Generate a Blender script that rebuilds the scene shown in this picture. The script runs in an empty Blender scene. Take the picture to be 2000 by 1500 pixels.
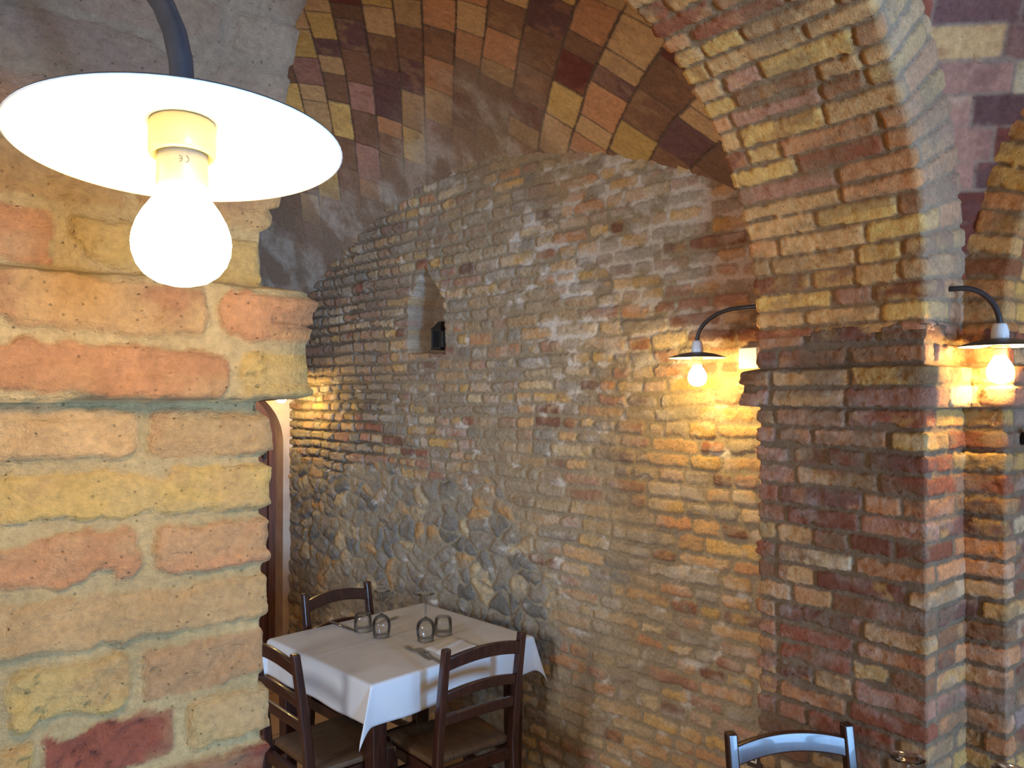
import bpy, bmesh, math, random
import numpy as np
from mathutils import Vector, Matrix

SC = bpy.context.scene
COL = SC.collection
PI = math.pi

# ------------------------------------------------------------------ camera, world, lights, exposure
# building axes: x runs across the vault (left pillar -> pier), y runs along the arcade
EYE = 1.80
cam_d = bpy.data.cameras.new('camera')
cam = bpy.data.objects.new('camera', cam_d)
COL.objects.link(cam)
cam_d.sensor_width = 36.0
cam_d.lens = 36.0 * 1550 / 2000
cam_d.clip_start = 0.02
cam.location = (0, 0, EYE)
HEAD = math.atan2(0.627, 0.779)
cam.rotation_euler = (PI / 2 + math.atan(20 / 1550), 0, -HEAD)
SC.camera = cam

SC.view_settings.view_transform = 'Standard'
SC.view_settings.look = 'None'
SC.view_settings.gamma = 1.0
SC.view_settings.use_curve_mapping = False
SC.view_settings.exposure = 0.2
SC.cycles.max_bounces = 8
SC.cycles.diffuse_bounces = 5
SC.cycles.transparent_max_bounces = 12
SC.cycles.caustics_reflective = False
SC.cycles.caustics_refractive = False

W = bpy.data.worlds.new('world')
SC.world = W
W.use_nodes = True
bg = W.node_tree.nodes['Background']
bg.inputs[0].default_value = (1.0, 0.85, 0.70, 1)
bg.inputs[1].default_value = 0.58

BULB_COLOR = (1.0, 0.69, 0.22)


def daylight(name, loc, target, sx, sy, power, color):
    l = bpy.data.lights.new(name, 'AREA')
    l.shape = 'RECTANGLE'
    l.size, l.size_y = sx, sy
    l.energy = power
    l.color = color
    o = bpy.data.objects.new(name, l)
    COL.objects.link(o)
    o.location = loc
    o.rotation_euler = (Vector(target) - Vector(loc)).to_track_quat('-Z', 'Y').to_euler()
    return o


# daylight through the window behind the camera
daylight('window_daylight', (0.40, -5.30, 1.62), (1.75, 2.6, 0.75), 0.75, 1.5, 540, (0.26, 0.54, 1.0))
daylight('window_daylight', (1.95, -2.80, 0.95), (1.95, 1.2, 0.65), 1.1, 1.1, 140, (0.30, 0.57, 1.0))
daylight('window_daylight', (-2.55, 1.85, 1.75), (1.9, 2.6, 0.7), 0.9, 1.1, 72, (0.84, 0.88, 1.0))

# ------------------------------------------------------------------ numbers and noise
F = 1550.0
CA, SA = 0.779, 0.627


def ray(x, y):
    """direction per metre of depth of a photograph point, in building axes"""
    tx = (x - 1000) / F
    return np.array([CA * tx + SA, -SA * tx + CA, (770 - y) / F])


def at_z(x, y, z):
    r = ray(x, y)
    d = (z - EYE) / r[2]
    return Vector((r[0] * d, r[1] * d, z))


TABLE_Z = 0.75


def on_table(x, y):
    return at_z(x, y, TABLE_Z)


def lin(c):
    c = np.asarray(c, dtype=float) / 255.0
    return np.where(c <= 0.04045, c / 12.92, ((c + 0.055) / 1.055) ** 2.4)


def hsh(ix, iy, seed):
    ix = ix.astype(np.int64).astype(np.uint32)
    iy = iy.astype(np.int64).astype(np.uint32)
    h = ix * np.uint32(374761393) + iy * np.uint32(668265263) + np.uint32((seed * 2246822519 + 3266489917) & 0xFFFFFFFF)
    h = (h ^ (h >> np.uint32(13))) * np.uint32(1274126177)
    h = (h ^ (h >> np.uint32(16))) * np.uint32(2246822519)
    h = h ^ (h >> np.uint32(15))
    return h.astype(np.float64) / 4294967296.0


def vn(x, y, seed):
    ix, iy = np.floor(x), np.floor(y)
    fx, fy = x - ix, y - iy
    fx = fx * fx * (3 - 2 * fx)
    fy = fy * fy * (3 - 2 * fy)
    a, b = hsh(ix, iy, seed), hsh(ix + 1, iy, seed)
    c, d = hsh(ix, iy + 1, seed), hsh(ix + 1, iy + 1, seed)
    return (a + (b - a) * fx) * (1 - fy) + (c + (d - c) * fx) * fy


def fbm(x, y, seed, octv=3):
    s, a, t = 0.0, 1.0, 0.0
    for k in range(octv):
        s = s + a * vn(x * 2 ** k + 17.3 * k, y * 2 ** k - 9.1 * k, seed + k)
        t += a
        a *= 0.55
    return s / t


def sst(a, b, x):
    t = np.clip((x - a) / (b - a), 0, 1)
    return t * t * (3 - 2 * t)


def mix(a, b, f):
    f = np.asarray(f)[..., None]
    return a * (1 - f) + b * f


PAL = {k: lin(v) for k, v in dict(
    ochre=(216, 172, 98), tan=(207, 162, 108), orange=(204, 143, 96), red=(152, 84, 62), deep=(120, 66, 52),
    dark=(98, 66, 56), pale=(214, 188, 144), grey=(164, 150, 130), rose=(178, 128, 106), plum=(118, 82, 74),
    brown=(140, 100, 72), stone=(150, 142, 128), slate=(120, 116, 110), cream=(222, 206, 172)).items()}


# ------------------------------------------------------------------ brickwork
def brick_field(S, T, seed, mixw, course=0.06, joint=0.011, lens=((0.25, 3), (0.12, 3), (0.18, 1)), corners=(),
                anchor=None, explicit=None, rough=0.0035, warp=0.006, relief=0.009, scatter=0.003,
                mortar=(176, 160, 134), radius=0.008, edge=0.0035, mottle=0.45, bloom=0.0, wear=0.3, calm=0.0, smear=0.0):
    """irregular coursed brickwork: returns relief height and colour for every point (S along, T up)"""
    rng = random.Random(seed)
    t0, t1, s0, s1 = float(T.min()) - 0.2, float(T.max()) + 0.2, float(S.min()) - 0.3, float(S.max()) + 0.3
    Sw = S + warp * 0.7 * (fbm(S * 7, T * 7, seed + 51, 2) - 0.5) * 2
    Tw = T + warp * (fbm(S * 3.1, T * 5, seed + 52, 2) - 0.5) * 2
    n1 = fbm(S / 0.018, T / 0.018, seed + 53, 2) - 0.5
    n2 = fbm(S / 0.007, T / 0.007, seed + 54, 2) - 0.5
    if anchor is None:
        anchor = t0
    b, z = [], anchor
    while z > t0:
        z -= course * (1 if explicit else rng.uniform(0.9, 1.1))
        b.append(z)
    b = b[::-1] + [anchor]
    n_below = len(b) - 1
    z = anchor
    while z < t1:
        z += course * (1 if explicit else rng.uniform(0.9, 1.1))
        b.append(z)
    b = np.array(b)
    K = np.clip(np.searchsorted(b, Tw.ravel()) - 1, 0, len(b) - 2).reshape(S.shape)
    cx, hx, bid = np.zeros_like(S), np.ones_like(S), np.zeros(S.shape, dtype=np.int64)
    names = [n for n, w in mixw]
    wts = [w for n, w in mixw]
    cols, cols2, rnd = [], [], []
    ln, lw = [l for l, w in lens], [w for l, w in lens]
    base = 0
    flat_order = np.argsort(K.ravel(), kind='stable')
    Ks = K.ravel()[flat_order]
    Sr = Sw.ravel()
    cxr, hxr, bidr = cx.ravel(), hx.ravel(), bid.ravel()
    for k in range(len(b) - 1):
        lo, hi = np.searchsorted(Ks, k), np.searchsorted(Ks, k + 1)
        if hi <= lo:
            continue
        idx = flat_order[lo:hi]
        ex = explicit.get(k - n_below) if explicit else None
        if ex:
            js, cn = list(ex[0]), list(ex[1])
        else:
            js, cn = [s0 - rng.random() * 0.25], []
            while js[-1] < s1:
                x = js[-1] + rng.choices(ln, lw)[0] * rng.uniform(0.88, 1.08)
                for c in corners:
                    if abs(x - c) < 0.045:
                        x = c + 0.06
                js.append(x)
        ja = np.array(js)
        i = np.clip(np.searchsorted(ja, Sr[idx]) - 1, 0, len(ja) - 2)
        cxr[idx] = (ja[i] + ja[i + 1]) / 2
        hxr[idx] = (ja[i + 1] - ja[i]) / 2
        bidr[idx] = base + i
        for q in range(len(ja) - 1):
            nm = cn[q] if q < len(cn) else rng.choices(names, wts)[0]
            cols.append(PAL[nm] * rng.uniform(0.84, 1.14))
            cols2.append(PAL[rng.choices(names, wts)[0]])
            rnd.append([rng.random() for _ in range(4)])
        base += len(ja) - 1
    cols, cols2, rnd = np.array(cols), np.array(cols2), np.array(rnd)
    cy = (b[K] + b[K + 1]) / 2
    hy = (b[K + 1] - b[K]) / 2
    R4 = rnd[bid]
    jj = joint * (0.5 + 0.35 * R4[..., 3])
    rr = np.minimum(radius * (0.6 + R4[..., 2]), np.minimum(hx, hy) * 0.7)
    qx = np.abs(Sw - cx) - (hx - jj) + rr
    qy = np.abs(Tw - cy) - (hy - jj) + rr
    sd = np.hypot(np.maximum(qx, 0), np.maximum(qy, 0)) + np.minimum(np.maximum(qx, qy), 0) - rr
    d = 0.0015 - sd + rough * 2 * n1 + rough * 0.8 * n2 - wear * 0.012 * sst(0.58, 0.8, fbm(S * 14, T * 14, seed + 60, 3))
    inside = sst(-edge * 0.4, edge, d)
    prof = sst(-edge * 0.6, edge * 1.7, d)
    brick_h = relief + scatter * (R4[..., 0] - 0.5) * 2 + ((Sw - cx) / hx * (R4[..., 1] - 0.5) + (Tw - cy) / hy * (R4[..., 2] - 0.5)) * scatter \
        + 0.008 * (fbm(S * 26, T * 30, seed + 61, 4) - 0.5) - 0.004 * wear * sst(0.55, 0.75, fbm(S * 34, T * 34, seed + 62, 2))
    mort_h = 0.003 * (fbm(S * 30, T * 30, seed + 63, 3) - 0.5) * 2
    crack = (1 - sst(0.0, 0.014, np.abs(fbm(S * 11 + R4[..., 1] * 20, T * 24, seed + 70, 4) - 0.5))) * sst(0.5, 0.62, fbm(S * 6, T * 6, seed + 71, 2))
    brick_h = brick_h - 0.006 * wear * crack
    h = mort_h * (1 - prof) + brick_h * prof
    if calm:
        avg = cols.mean(0)
        cols, cols2 = cols * (1 - calm) + avg * calm, cols2 * (1 - calm) + avg * calm
    c1, c2 = cols[bid], cols2[bid]
    m = sst(0.5, 0.72, fbm(S * 13 + R4[..., 0] * 40, T * 19, seed + 64, 4)) * mottle
    c = mix(c1, c2, m)
    c = c * (0.86 + 0.28 * fbm(S * 45, T * 45, seed + 65, 3))[..., None]
    mc = lin(mortar) * (0.82 + 0.36 * fbm(S * 18, T * 18, seed + 66, 3))[..., None]
    if bloom:
        bl = sst(0.5, 0.74, fbm(S * 9, T * 13, seed + 67, 4)) * bloom
        c = mix(c, lin((214, 202, 184)), bl)
    if smear:
        c = mix(c, mc, sst(0.5, 0.66, fbm(S * 8 + 31, T * 15, seed + 68, 5)) * smear)
    col = mix(mc, c, inside)
    return h, col, inside


def stone_field(S, T, seed, sx=0.125, sy=0.085):
    """rounded rubble in lime mortar"""
    x, y = S / sx + 1.1 * (fbm(S * 9, T * 9, seed, 3) - 0.5), T / sy + 1.1 * (fbm(S * 9, T * 9, seed + 1, 3) - 0.5)
    ix, iy = np.floor(x), np.floor(y)
    f1, f2, who = np.full(S.shape, 9.0), np.full(S.shape, 9.0), np.zeros(S.shape)
    for dx in (-1, 0, 1):
        for dy in (-1, 0, 1):
            jx, jy = ix + dx, iy + dy
            px, py = jx + 0.12 + 0.76 * hsh(jx, jy, seed + 2), jy + 0.12 + 0.76 * hsh(jx, jy, seed + 3)
            dd = np.hypot(x - px, y - py)
            r = hsh(jx, jy, seed + 4)
            new = dd < f1
            f2 = np.where(new, f1, np.minimum(f2, dd))
            who = np.where(new, r, who)
            f1 = np.where(new, dd, f1)
    e = (f2 - f1) + 0.12 * (fbm(S / 0.02, T / 0.02, seed + 5, 2) - 0.5)
    ins = sst(0.06, 0.16, e)
    dome = sst(0.05, 0.55, e)
    h = ins * (0.003 + 0.011 * dome) + 0.006 * (fbm(S * 24, T * 24, seed + 6, 3) - 0.5)
    p = np.array([PAL['stone'], PAL['grey'], PAL['grey'], PAL['stone'] * 0.8, PAL['tan'], PAL['pale']]) * 0.85
    c = p[np.clip((who * 6).astype(int), 0, 5)] * (0.75 + 0.4 * fbm(S * 30, T * 30, seed + 7, 3))[..., None]
    mc = lin((164, 150, 124)) * (0.8 + 0.4 * fbm(S * 18, T * 18, seed + 8, 3))[..., None]
    return h, mix(mc, c, ins), ins


# ------------------------------------------------------------------ materials
def pmat(name, color=(0.8, 0.8, 0.8), rough=0.5, metal=0.0, coat=0.0, emit=None, estr=0.0, trans=0.0, spec=0.5):
    m = bpy.data.materials.new(name)
    m.use_nodes = True
    p = m.node_tree.nodes['Principled BSDF']
    p.inputs['Base Color'].default_value = (*color, 1)
    p.inputs['Roughness'].default_value = rough
    p.inputs['Metallic'].default_value = metal
    p.inputs['Coat Weight'].default_value = coat
    p.inputs['Transmission Weight'].default_value = trans
    p.inputs['Specular IOR Level'].default_value = spec
    if emit:
        p.inputs['Emission Color'].default_value = (*emit, 1)
        p.inputs['Emission Strength'].default_value = estr
    return m


def nodes(m):
    return m.node_tree.nodes, m.node_tree.links, m.node_tree.nodes['Principled BSDF']


def masonry_mat(name, scale=1.0, bump=0.5, rough=0.92):
    m = pmat(name, rough=rough, spec=0.18)
    N, L, P = nodes(m)
    a = N.new('ShaderNodeAttribute')
    a.attribute_name = 'Col'
    tc = N.new('ShaderNodeTexCoord')
    n1 = N.new('ShaderNodeTexNoise')
    n1.inputs['Scale'].default_value = 95 * scale
    n1.inputs['Detail'].default_value = 7
    n1.inputs['Roughness'].default_value = 0.65
    L.new(tc.outputs['Object'], n1.inputs['Vector'])
    mr = N.new('ShaderNodeMapRange')
    mr.inputs['From Min'].default_value = 0.3
    mr.inputs['From Max'].default_value = 0.7
    mr.inputs['To Min'].default_value = 0.78
    mr.inputs['To Max'].default_value = 1.16
    L.new(n1.outputs['Fac'], mr.inputs['Value'])
    v = N.new('ShaderNodeTexVoronoi')
    v.inputs['Scale'].default_value = 70 * scale
    L.new(tc.outputs['Object'], v.inputs['Vector'])
    pit = N.new('ShaderNodeMapRange')
    pit.inputs['From Min'].default_value = 0.03
    pit.inputs['From Max'].default_value = 0.16
    pit.inputs['To Min'].default_value = 0.55
    pit.inputs['To Max'].default_value = 1.0
    L.new(v.outputs['Distance'], pit.inputs['Value'])
    mu = N.new('ShaderNodeMath')
    mu.operation = 'MULTIPLY'
    L.new(mr.outputs[0], mu.inputs[0])
    L.new(pit.outputs[0], mu.inputs[1])
    mx = N.new('ShaderNodeMix')
    mx.data_type = 'RGBA'
    mx.blend_type = 'MULTIPLY'
    mx.inputs['Factor'].default_value = 1.0
    L.new(a.outputs['Color'], mx.inputs['A'])
    L.new(mu.outputs[0], mx.inputs['B'])
    L.new(mx.outputs['Result'], P.inputs['Base Color'])
    n2 = N.new('ShaderNodeTexNoise')
    n2.inputs['Scale'].default_value = 150 * scale
    n2.inputs['Detail'].default_value = 8
    n2.inputs['Roughness'].default_value = 0.7
    L.new(tc.outputs['Object'], n2.inputs['Vector'])
    n3 = N.new('ShaderNodeTexNoise')
    n3.inputs['Scale'].default_value = 42 * scale
    n3.inputs['Detail'].default_value = 6
    n3.inputs['Roughness'].default_value = 0.75
    L.new(tc.outputs['Object'], n3.inputs['Vector'])
    sm3 = N.new('ShaderNodeMath')
    sm3.operation = 'ADD'
    L.new(n2.outputs['Fac'], sm3.inputs[0])
    L.new(n3.outputs['Fac'], sm3.inputs[1])
    ad = N.new('ShaderNodeMath')
    ad.operation = 'MULTIPLY'
    L.new(sm3.outputs[0], ad.inputs[0])
    L.new(pit.outputs[0], ad.inputs[1])
    bp = N.new('ShaderNodeBump')
    bp.inputs['Strength'].default_value = bump
    bp.inputs['Distance'].default_value = 0.011 / scale
    L.new(ad.outputs[0], bp.inputs['Height'])
    L.new(bp.outputs['Normal'], P.inputs['Normal'])
    return m


def noisy_mat(name, c1, c2, scale, rough=0.5, bump=0.0, dist=0.002, stretch=(1, 1, 1), detail=5, coat=0.0, spec=0.5, lo=0.35, hi=0.65):
    m = pmat(name, rough=rough, coat=coat, spec=spec)
    N, L, P = nodes(m)
    tc = N.new('ShaderNodeTexCoord')
    mp = N.new('ShaderNodeMapping')
    mp.inputs['Scale'].default_value = stretch
    L.new(tc.outputs['Object'], mp.inputs['Vector'])
    n = N.new('ShaderNodeTexNoise')
    n.inputs['Scale'].default_value = scale
    n.inputs['Detail'].default_value = detail
    L.new(mp.outputs[0], n.inputs['Vector'])
    r = N.new('ShaderNodeValToRGB')
    r.color_ramp.elements[0].position = lo
    r.color_ramp.elements[1].position = hi
    r.color_ramp.elements[0].color = (*c1, 1)
    r.color_ramp.elements[1].color = (*c2, 1)
    L.new(n.outputs['Fac'], r.inputs['Fac'])
    L.new(r.outputs['Color'], P.inputs['Base Color'])
    if bump:
        b = N.new('ShaderNodeBump')
        b.inputs['Strength'].default_value = bump
        b.inputs['Distance'].default_value = dist
        L.new(n.outputs['Fac'], b.inputs['Height'])
        L.new(b.outputs['Normal'], P.inputs['Normal'])
    return m


def thin_glass(name, tint=(0.96, 0.98, 0.98), ior=1.5, boost=1.0):
    m = bpy.data.materials.new(name)
    m.use_nodes = True
    N, L = m.node_tree.nodes, m.node_tree.links
    N.remove(N['Principled BSDF'])
    t = N.new('ShaderNodeBsdfTransparent')
    t.inputs['Color'].default_value = (*tint, 1)
    g = N.new('ShaderNodeBsdfGlossy')
    g.inputs['Roughness'].default_value = 0.02
    f = N.new('ShaderNodeFresnel')
    f.inputs['IOR'].default_value = ior
    mm = N.new('ShaderNodeMath')
    mm.operation = 'MULTIPLY'
    mm.use_clamp = True
    mm.inputs[1].default_value = boost
    L.new(f.outputs[0], mm.inputs[0])
    x = N.new('ShaderNodeMixShader')
    L.new(mm.outputs[0], x.inputs[0])
    L.new(t.outputs[0], x.inputs[1])
    L.new(g.outputs[0], x.inputs[2])
    L.new(x.outputs[0], N['Material Output'].inputs['Surface'])
    return m


M_wall = masonry_mat('old brick masonry', 0.8, 0.7)
M_near = masonry_mat('near brick masonry', 1.3, 1.0)
M_vault = masonry_mat('vault tile masonry', 0.7, 0.35)
M_plaster = noisy_mat('lime plaster', lin((206, 176, 150)), lin((222, 196, 170)), 9, 0.85, 0.25, 0.004, spec=0.2)
M_wood = noisy_mat('dark stained wood', lin((44, 22, 15)), lin((64, 33, 22)), 14, 0.3, 0.05, 0.001, (6, 6, 0.6), coat=0.25)
M_door = noisy_mat('door wood', lin((96, 58, 38)), lin((122, 74, 48)), 10, 0.5, 0.1, 0.002, (8, 8, 0.5))
M_rush = noisy_mat('brown seat wood', lin((84, 60, 38)), lin((104, 76, 50)), 30, 0.5, 0.12, 0.001, (6, 0.5, 1))
M_white = pmat('white porcelain', lin((226, 226, 222)), 0.25)
M_holder = pmat('glazed ceramic', lin((142, 134, 112)), 0.3)
M_ivory = pmat('ivory plastic', lin((232, 226, 206)), 0.4)
M_enamel_w = pmat('white enamel', lin((236, 234, 226)), 0.35)
M_enamel_d = noisy_mat('dark enamel', lin((52, 48, 48)), lin((66, 60, 58)), 40, 0.45)
M_iron = noisy_mat('painted iron', lin((46, 44, 47)), lin((58, 55, 58)), 60, 0.42)
M_black = pmat('black metal', lin((26, 25, 26)), 0.45)
M_steel = pmat('stainless steel', lin((190, 188, 184)), 0.22, 1.0)
M_glass = thin_glass('clear drinking glass', (0.985, 0.99, 0.99), 1.42, 0.8)
M_glass_foot = thin_glass('clear glass stem', (0.97, 0.98, 0.98), 1.5, 2.2)
M_pane = thin_glass('window glass', (0.97, 0.99, 1.0), 1.45)
M_ink = pmat('grey print', lin((60, 56, 48)), 0.6)
M_dot = pmat('dark socket hole', lin((30, 26, 24)), 0.6)
M_plug = pmat('dark socket plate', lin((60, 42, 32)), 0.5)
M_cream_base = pmat('bulb collar plastic', lin((128, 124, 112)), 0.4)


def cloth_mat(name):
    m = noisy_mat(name, lin((198, 197, 194)), lin((208, 207, 204)), 5, 0.85, spec=0.2)
    N, L, P = nodes(m)
    tc = N.new('ShaderNodeTexCoord')
    w = N.new('ShaderNodeTexNoise')
    w.inputs['Scale'].default_value = 420
    L.new(tc.outputs['Object'], w.inputs['Vector'])
    b = N.new('ShaderNodeBump')
    b.inputs['Strength'].default_value = 0.25
    b.inputs['Distance'].default_value = 0.001
    L.new(w.outputs['Fac'], b.inputs['Height'])
    L.new(b.outputs['Normal'], P.inputs['Normal'])
    return m


M_cloth = cloth_mat('white cotton')


def floor_mat():
    m = pmat('floor tiles', rough=0.45)
    N, L, P = nodes(m)
    tc = N.new('ShaderNodeTexCoord')
    mp = N.new('ShaderNodeMapping')
    mp.inputs['Rotation'].default_value = (0, 0, math.radians(5))
    L.new(tc.outputs['Object'], mp.inputs['Vector'])
    b = N.new('ShaderNodeTexBrick')
    b.offset = 0.0
    b.inputs['Scale'].default_value = 1.0
    b.inputs['Brick Width'].default_value = 0.3
    b.inputs['Row Height'].default_value = 0.3
    b.inputs['Mortar Size'].default_value = 0.006
    b.inputs['Color1'].default_value = (*lin((196, 158, 116)), 1)
    b.inputs['Color2'].default_value = (*lin((178, 140, 100)), 1)
    b.inputs['Mortar'].default_value = (*lin((120, 98, 78)), 1)
    L.new(mp.outputs[0], b.inputs['Vector'])
    L.new(b.outputs['Color'], P.inputs['Base Color'])
    return m


M_floor = floor_mat()


# ------------------------------------------------------------------ object helpers
def link(name, me, mat, parent=None, smooth=True):
    o = bpy.data.objects.new(name, me)
    COL.objects.link(o)
    if mat is not None:
        for k in (mat if isinstance(mat, (list, tuple)) else [mat]):
            me.materials.append(k)
    if smooth:
        me.polygons.foreach_set('use_smooth', [True] * len(me.polygons))
    if parent is not None:
        o.parent = parent
    return o


def obj(name, bm, mat, parent=None, smooth=False, bevel=0.0, segs=2):
    me = bpy.data.meshes.new(name)
    bmesh.ops.recalc_face_normals(bm, faces=bm.faces[:])
    bm.to_mesh(me)
    bm.free()
    o = link(name, me, mat, parent, smooth)
    if bevel:
        b = o.modifiers.new('bevel', 'BEVEL')
        b.width = bevel
        b.segments = segs
        b.limit_method = 'ANGLE'
        b.angle_limit = math.radians(40)
        me.polygons.foreach_set('use_smooth', [True] * len(me.polygons))
        wn = o.modifiers.new('wn', 'WEIGHTED_NORMAL')
        wn.keep_sharp = True
    return o


def struct(o):
    o['kind'] = 'structure'
    return o


def tag(o, label, cat, group=None):
    o['label'] = label
    o['category'] = cat
    if group:
        o['group'] = group
    return o


def empty(name, loc, rz=0.0):
    o = bpy.data.objects.new(name, None)
    o.empty_display_size = 0.1
    COL.objects.link(o)
    o.location = loc
    o.rotation_euler = (0, 0, rz)
    return o


def copy_tree(o, parent=None):
    c = o.copy()
    COL.objects.link(c)
    c.parent = parent
    for ch in list(o.children):
        copy_tree(ch, c)
    return c


def box(bm, c, s, rot=None, taper=None):
    v = []
    for dz in (-1, 1):
        k = taper if (taper and dz < 0) else 1.0
        for dx, dy in ((-1, -1), (1, -1), (1, 1), (-1, 1)):
            p = Vector((dx * s[0] / 2 * k, dy * s[1] / 2 * k, dz * s[2] / 2))
            if rot is not None:
                p = rot @ p
            v.append(bm.verts.new(p + Vector(c)))
    for f in ((3, 2, 1, 0), (4, 5, 6, 7), (0, 1, 5, 4), (1, 2, 6, 5), (2, 3, 7, 6), (3, 0, 4, 7)):
        bm.faces.new([v[i] for i in f])


def bar(bm, a, b, w, h, up=(0, 0, 1)):
    a, b = Vector(a), Vector(b)
    d = (b - a).normalized()
    side = d.cross(Vector(up)).normalized()
    u2 = side.cross(d).normalized()
    R = Matrix((side, d, u2)).transposed()
    box(bm, (a + b) / 2, (w, (b - a).length, h), R)


def lathe(bm, prof, n=32, close=False, mi=0):
    rings = []
    for r, z in prof:
        if r < 1e-5:
            rings.append([bm.verts.new((0, 0, z))])
        else:
            rings.append([bm.verts.new((r * math.cos(2 * PI * i / n), r * math.sin(2 * PI * i / n), z)) for i in range(n)])
    for a, b in zip(rings[:-1], rings[1:]):
        for i in range(n):
            j = (i + 1) % n
            if len(a) == 1 and len(b) == 1:
                continue
            if len(a) == 1:
                f = bm.faces.new((a[0], b[j], b[i]))
            elif len(b) == 1:
                f = bm.faces.new((a[i], a[j], b[0]))
            else:
                f = bm.faces.new((a[i], a[j], b[j], b[i]))
            f.material_index = mi
    return rings


def tube(bm, pts, r, n=12):
    pts = [Vector(p) for p in pts]
    rings = []
    for i, p in enumerate(pts):
        d = (pts[min(i + 1, len(pts) - 1)] - pts[max(i - 1, 0)]).normalized()
        a = d.cross(Vector((0.0, 1.0, 0.02))).normalized()
        b = d.cross(a).normalized()
        rr = r[i] if isinstance(r, (list, tuple)) else r
        rings.append([bm.verts.new(p + a * rr * math.cos(2 * PI * k / n) + b * rr * math.sin(2 * PI * k / n)) for k in range(n)])
    for a, b in zip(rings[:-1], rings[1:]):
        for k in range(n):
            bm.faces.new((a[k], a[(k + 1) % n], b[(k + 1) % n], b[k]))
    bm.faces.new(rings[0][::-1])
    bm.faces.new(rings[-1])


def grid_mesh(name, P, C, mat, keep=None, flip=False):
    """surface mesh from an (a, b, 3) array of points and colours"""
    a, b = P.shape[:2]
    idx = np.arange(a * b).reshape(a, b)
    q = np.stack([idx[:-1, :-1], idx[:-1, 1:], idx[1:, 1:], idx[1:, :-1]], -1)
    if flip:
        q = q[..., ::-1]
    q = q.reshape(-1, 4)
    if keep is not None:
        kf = keep[:-1, :-1] & keep[:-1, 1:] & keep[1:, 1:] & keep[1:, :-1]
        q = q[kf.ravel()]
    used, inv = np.unique(q.ravel(), return_inverse=True)
    V = P.reshape(-1, 3)[used]
    CC = np.clip(C.reshape(-1, 3)[used], 0.004, 0.95)
    q = inv.astype(np.int32)
    nf = len(q) // 4
    me = bpy.data.meshes.new(name)
    me.vertices.add(len(V))
    me.vertices.foreach_set('co', V.astype(np.float32).ravel())
    me.loops.add(len(q))
    me.loops.foreach_set('vertex_index', q)
    me.polygons.add(nf)
    me.polygons.foreach_set('loop_start', np.arange(0, len(q), 4, dtype=np.int32))
    me.polygons.foreach_set('loop_total', np.full(nf, 4, dtype=np.int32))
    me.update(calc_edges=True)
    at = me.attributes.new('Col', 'FLOAT_COLOR', 'POINT')
    at.data.foreach_set('color', np.concatenate([CC, np.ones((len(CC), 1))], 1).astype(np.float32).ravel())
    return link(name, me, mat)


def path(pts, step, side=1):
    """points along a polyline with mitred normals: arc length s, position, normal, corner positions"""
    pts = [np.array(p, float) for p in pts]
    s, P, N, corners, acc = [], [], [], [], 0.0
    segn = []
    for a, b in zip(pts[:-1], pts[1:]):
        d = (b - a) / np.linalg.norm(b - a)
        segn.append(np.array([d[1], -d[0]]) * side)
    for i, (a, b) in enumerate(zip(pts[:-1], pts[1:])):
        L = np.linalg.norm(b - a)
        n = max(2, int(round(L / step)))
        for k in range(n):
            f = k / n
            s.append(acc + f * L)
            P.append(a + (b - a) * f)
            if k == 0 and i > 0:
                m = segn[i - 1] + segn[i]
                N.append(m / (1 + segn[i - 1] @ segn[i]))
            else:
                N.append(segn[i])
        acc += L
        if i < len(pts) - 2:
            corners.append(acc)
    s.append(acc)
    P.append(pts[-1])
    N.append(segn[-1])
    return np.array(s), np.array(P), np.array(N), corners


# ------------------------------------------------------------------ vault surfaces
ARC_M, ARC_R, SPRING = 1.2555, 0.92, 2.0
WN = (0.9966, 0.0836)
WALL_D = 2.60
U_END = 5.08


def wall_m(u):
    return (WALL_D - WN[1] * u) / WN[0]


def vault_far(m, u):
    mw = wall_m(u)
    k = np.where(m > ARC_M, (m - ARC_M) / (mw - ARC_M), (ARC_M - m) / (ARC_M - 0.33))
    x = np.abs(k) * 1.32 / 1.673
    em = np.sqrt(np.maximum(0.02, 1 - x ** 2.5))
    kk = 0.33 + 0.27 * sst(0.35, 1.0, np.abs(k))
    eu = np.maximum(0.12, 1 - kk * ((u - 3.2) / 1.75) ** 2)
    return 2.0 + 1.42 * em * eu


def vault_near(m, u):
    return 2.0 + np.sqrt(np.maximum(0.0004, 2.311 - (m - 1.30) ** 2 - (u + 0.07) ** 2))


# ------------------------------------------------------------------ floor
bm = bmesh.new()
box(bm, (1.05, 0.0, -0.06), (7.5, 11.2, 0.12))
struct(obj('floor', bm, M_floor))

# ------------------------------------------------------------------ left pillar
st = 0.0032
s, Pp, Nn, cor = path([(-0.35, 0.834), (0.324, 0.834), (0.324, 1.457)], st)
zz = np.arange(0.0, 2.46, st)
S, T = np.meshgrid(s, zz)
off = s[np.argmin(np.abs(s - cor[0]))]


def sm(m):
    return m + 0.35


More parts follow.
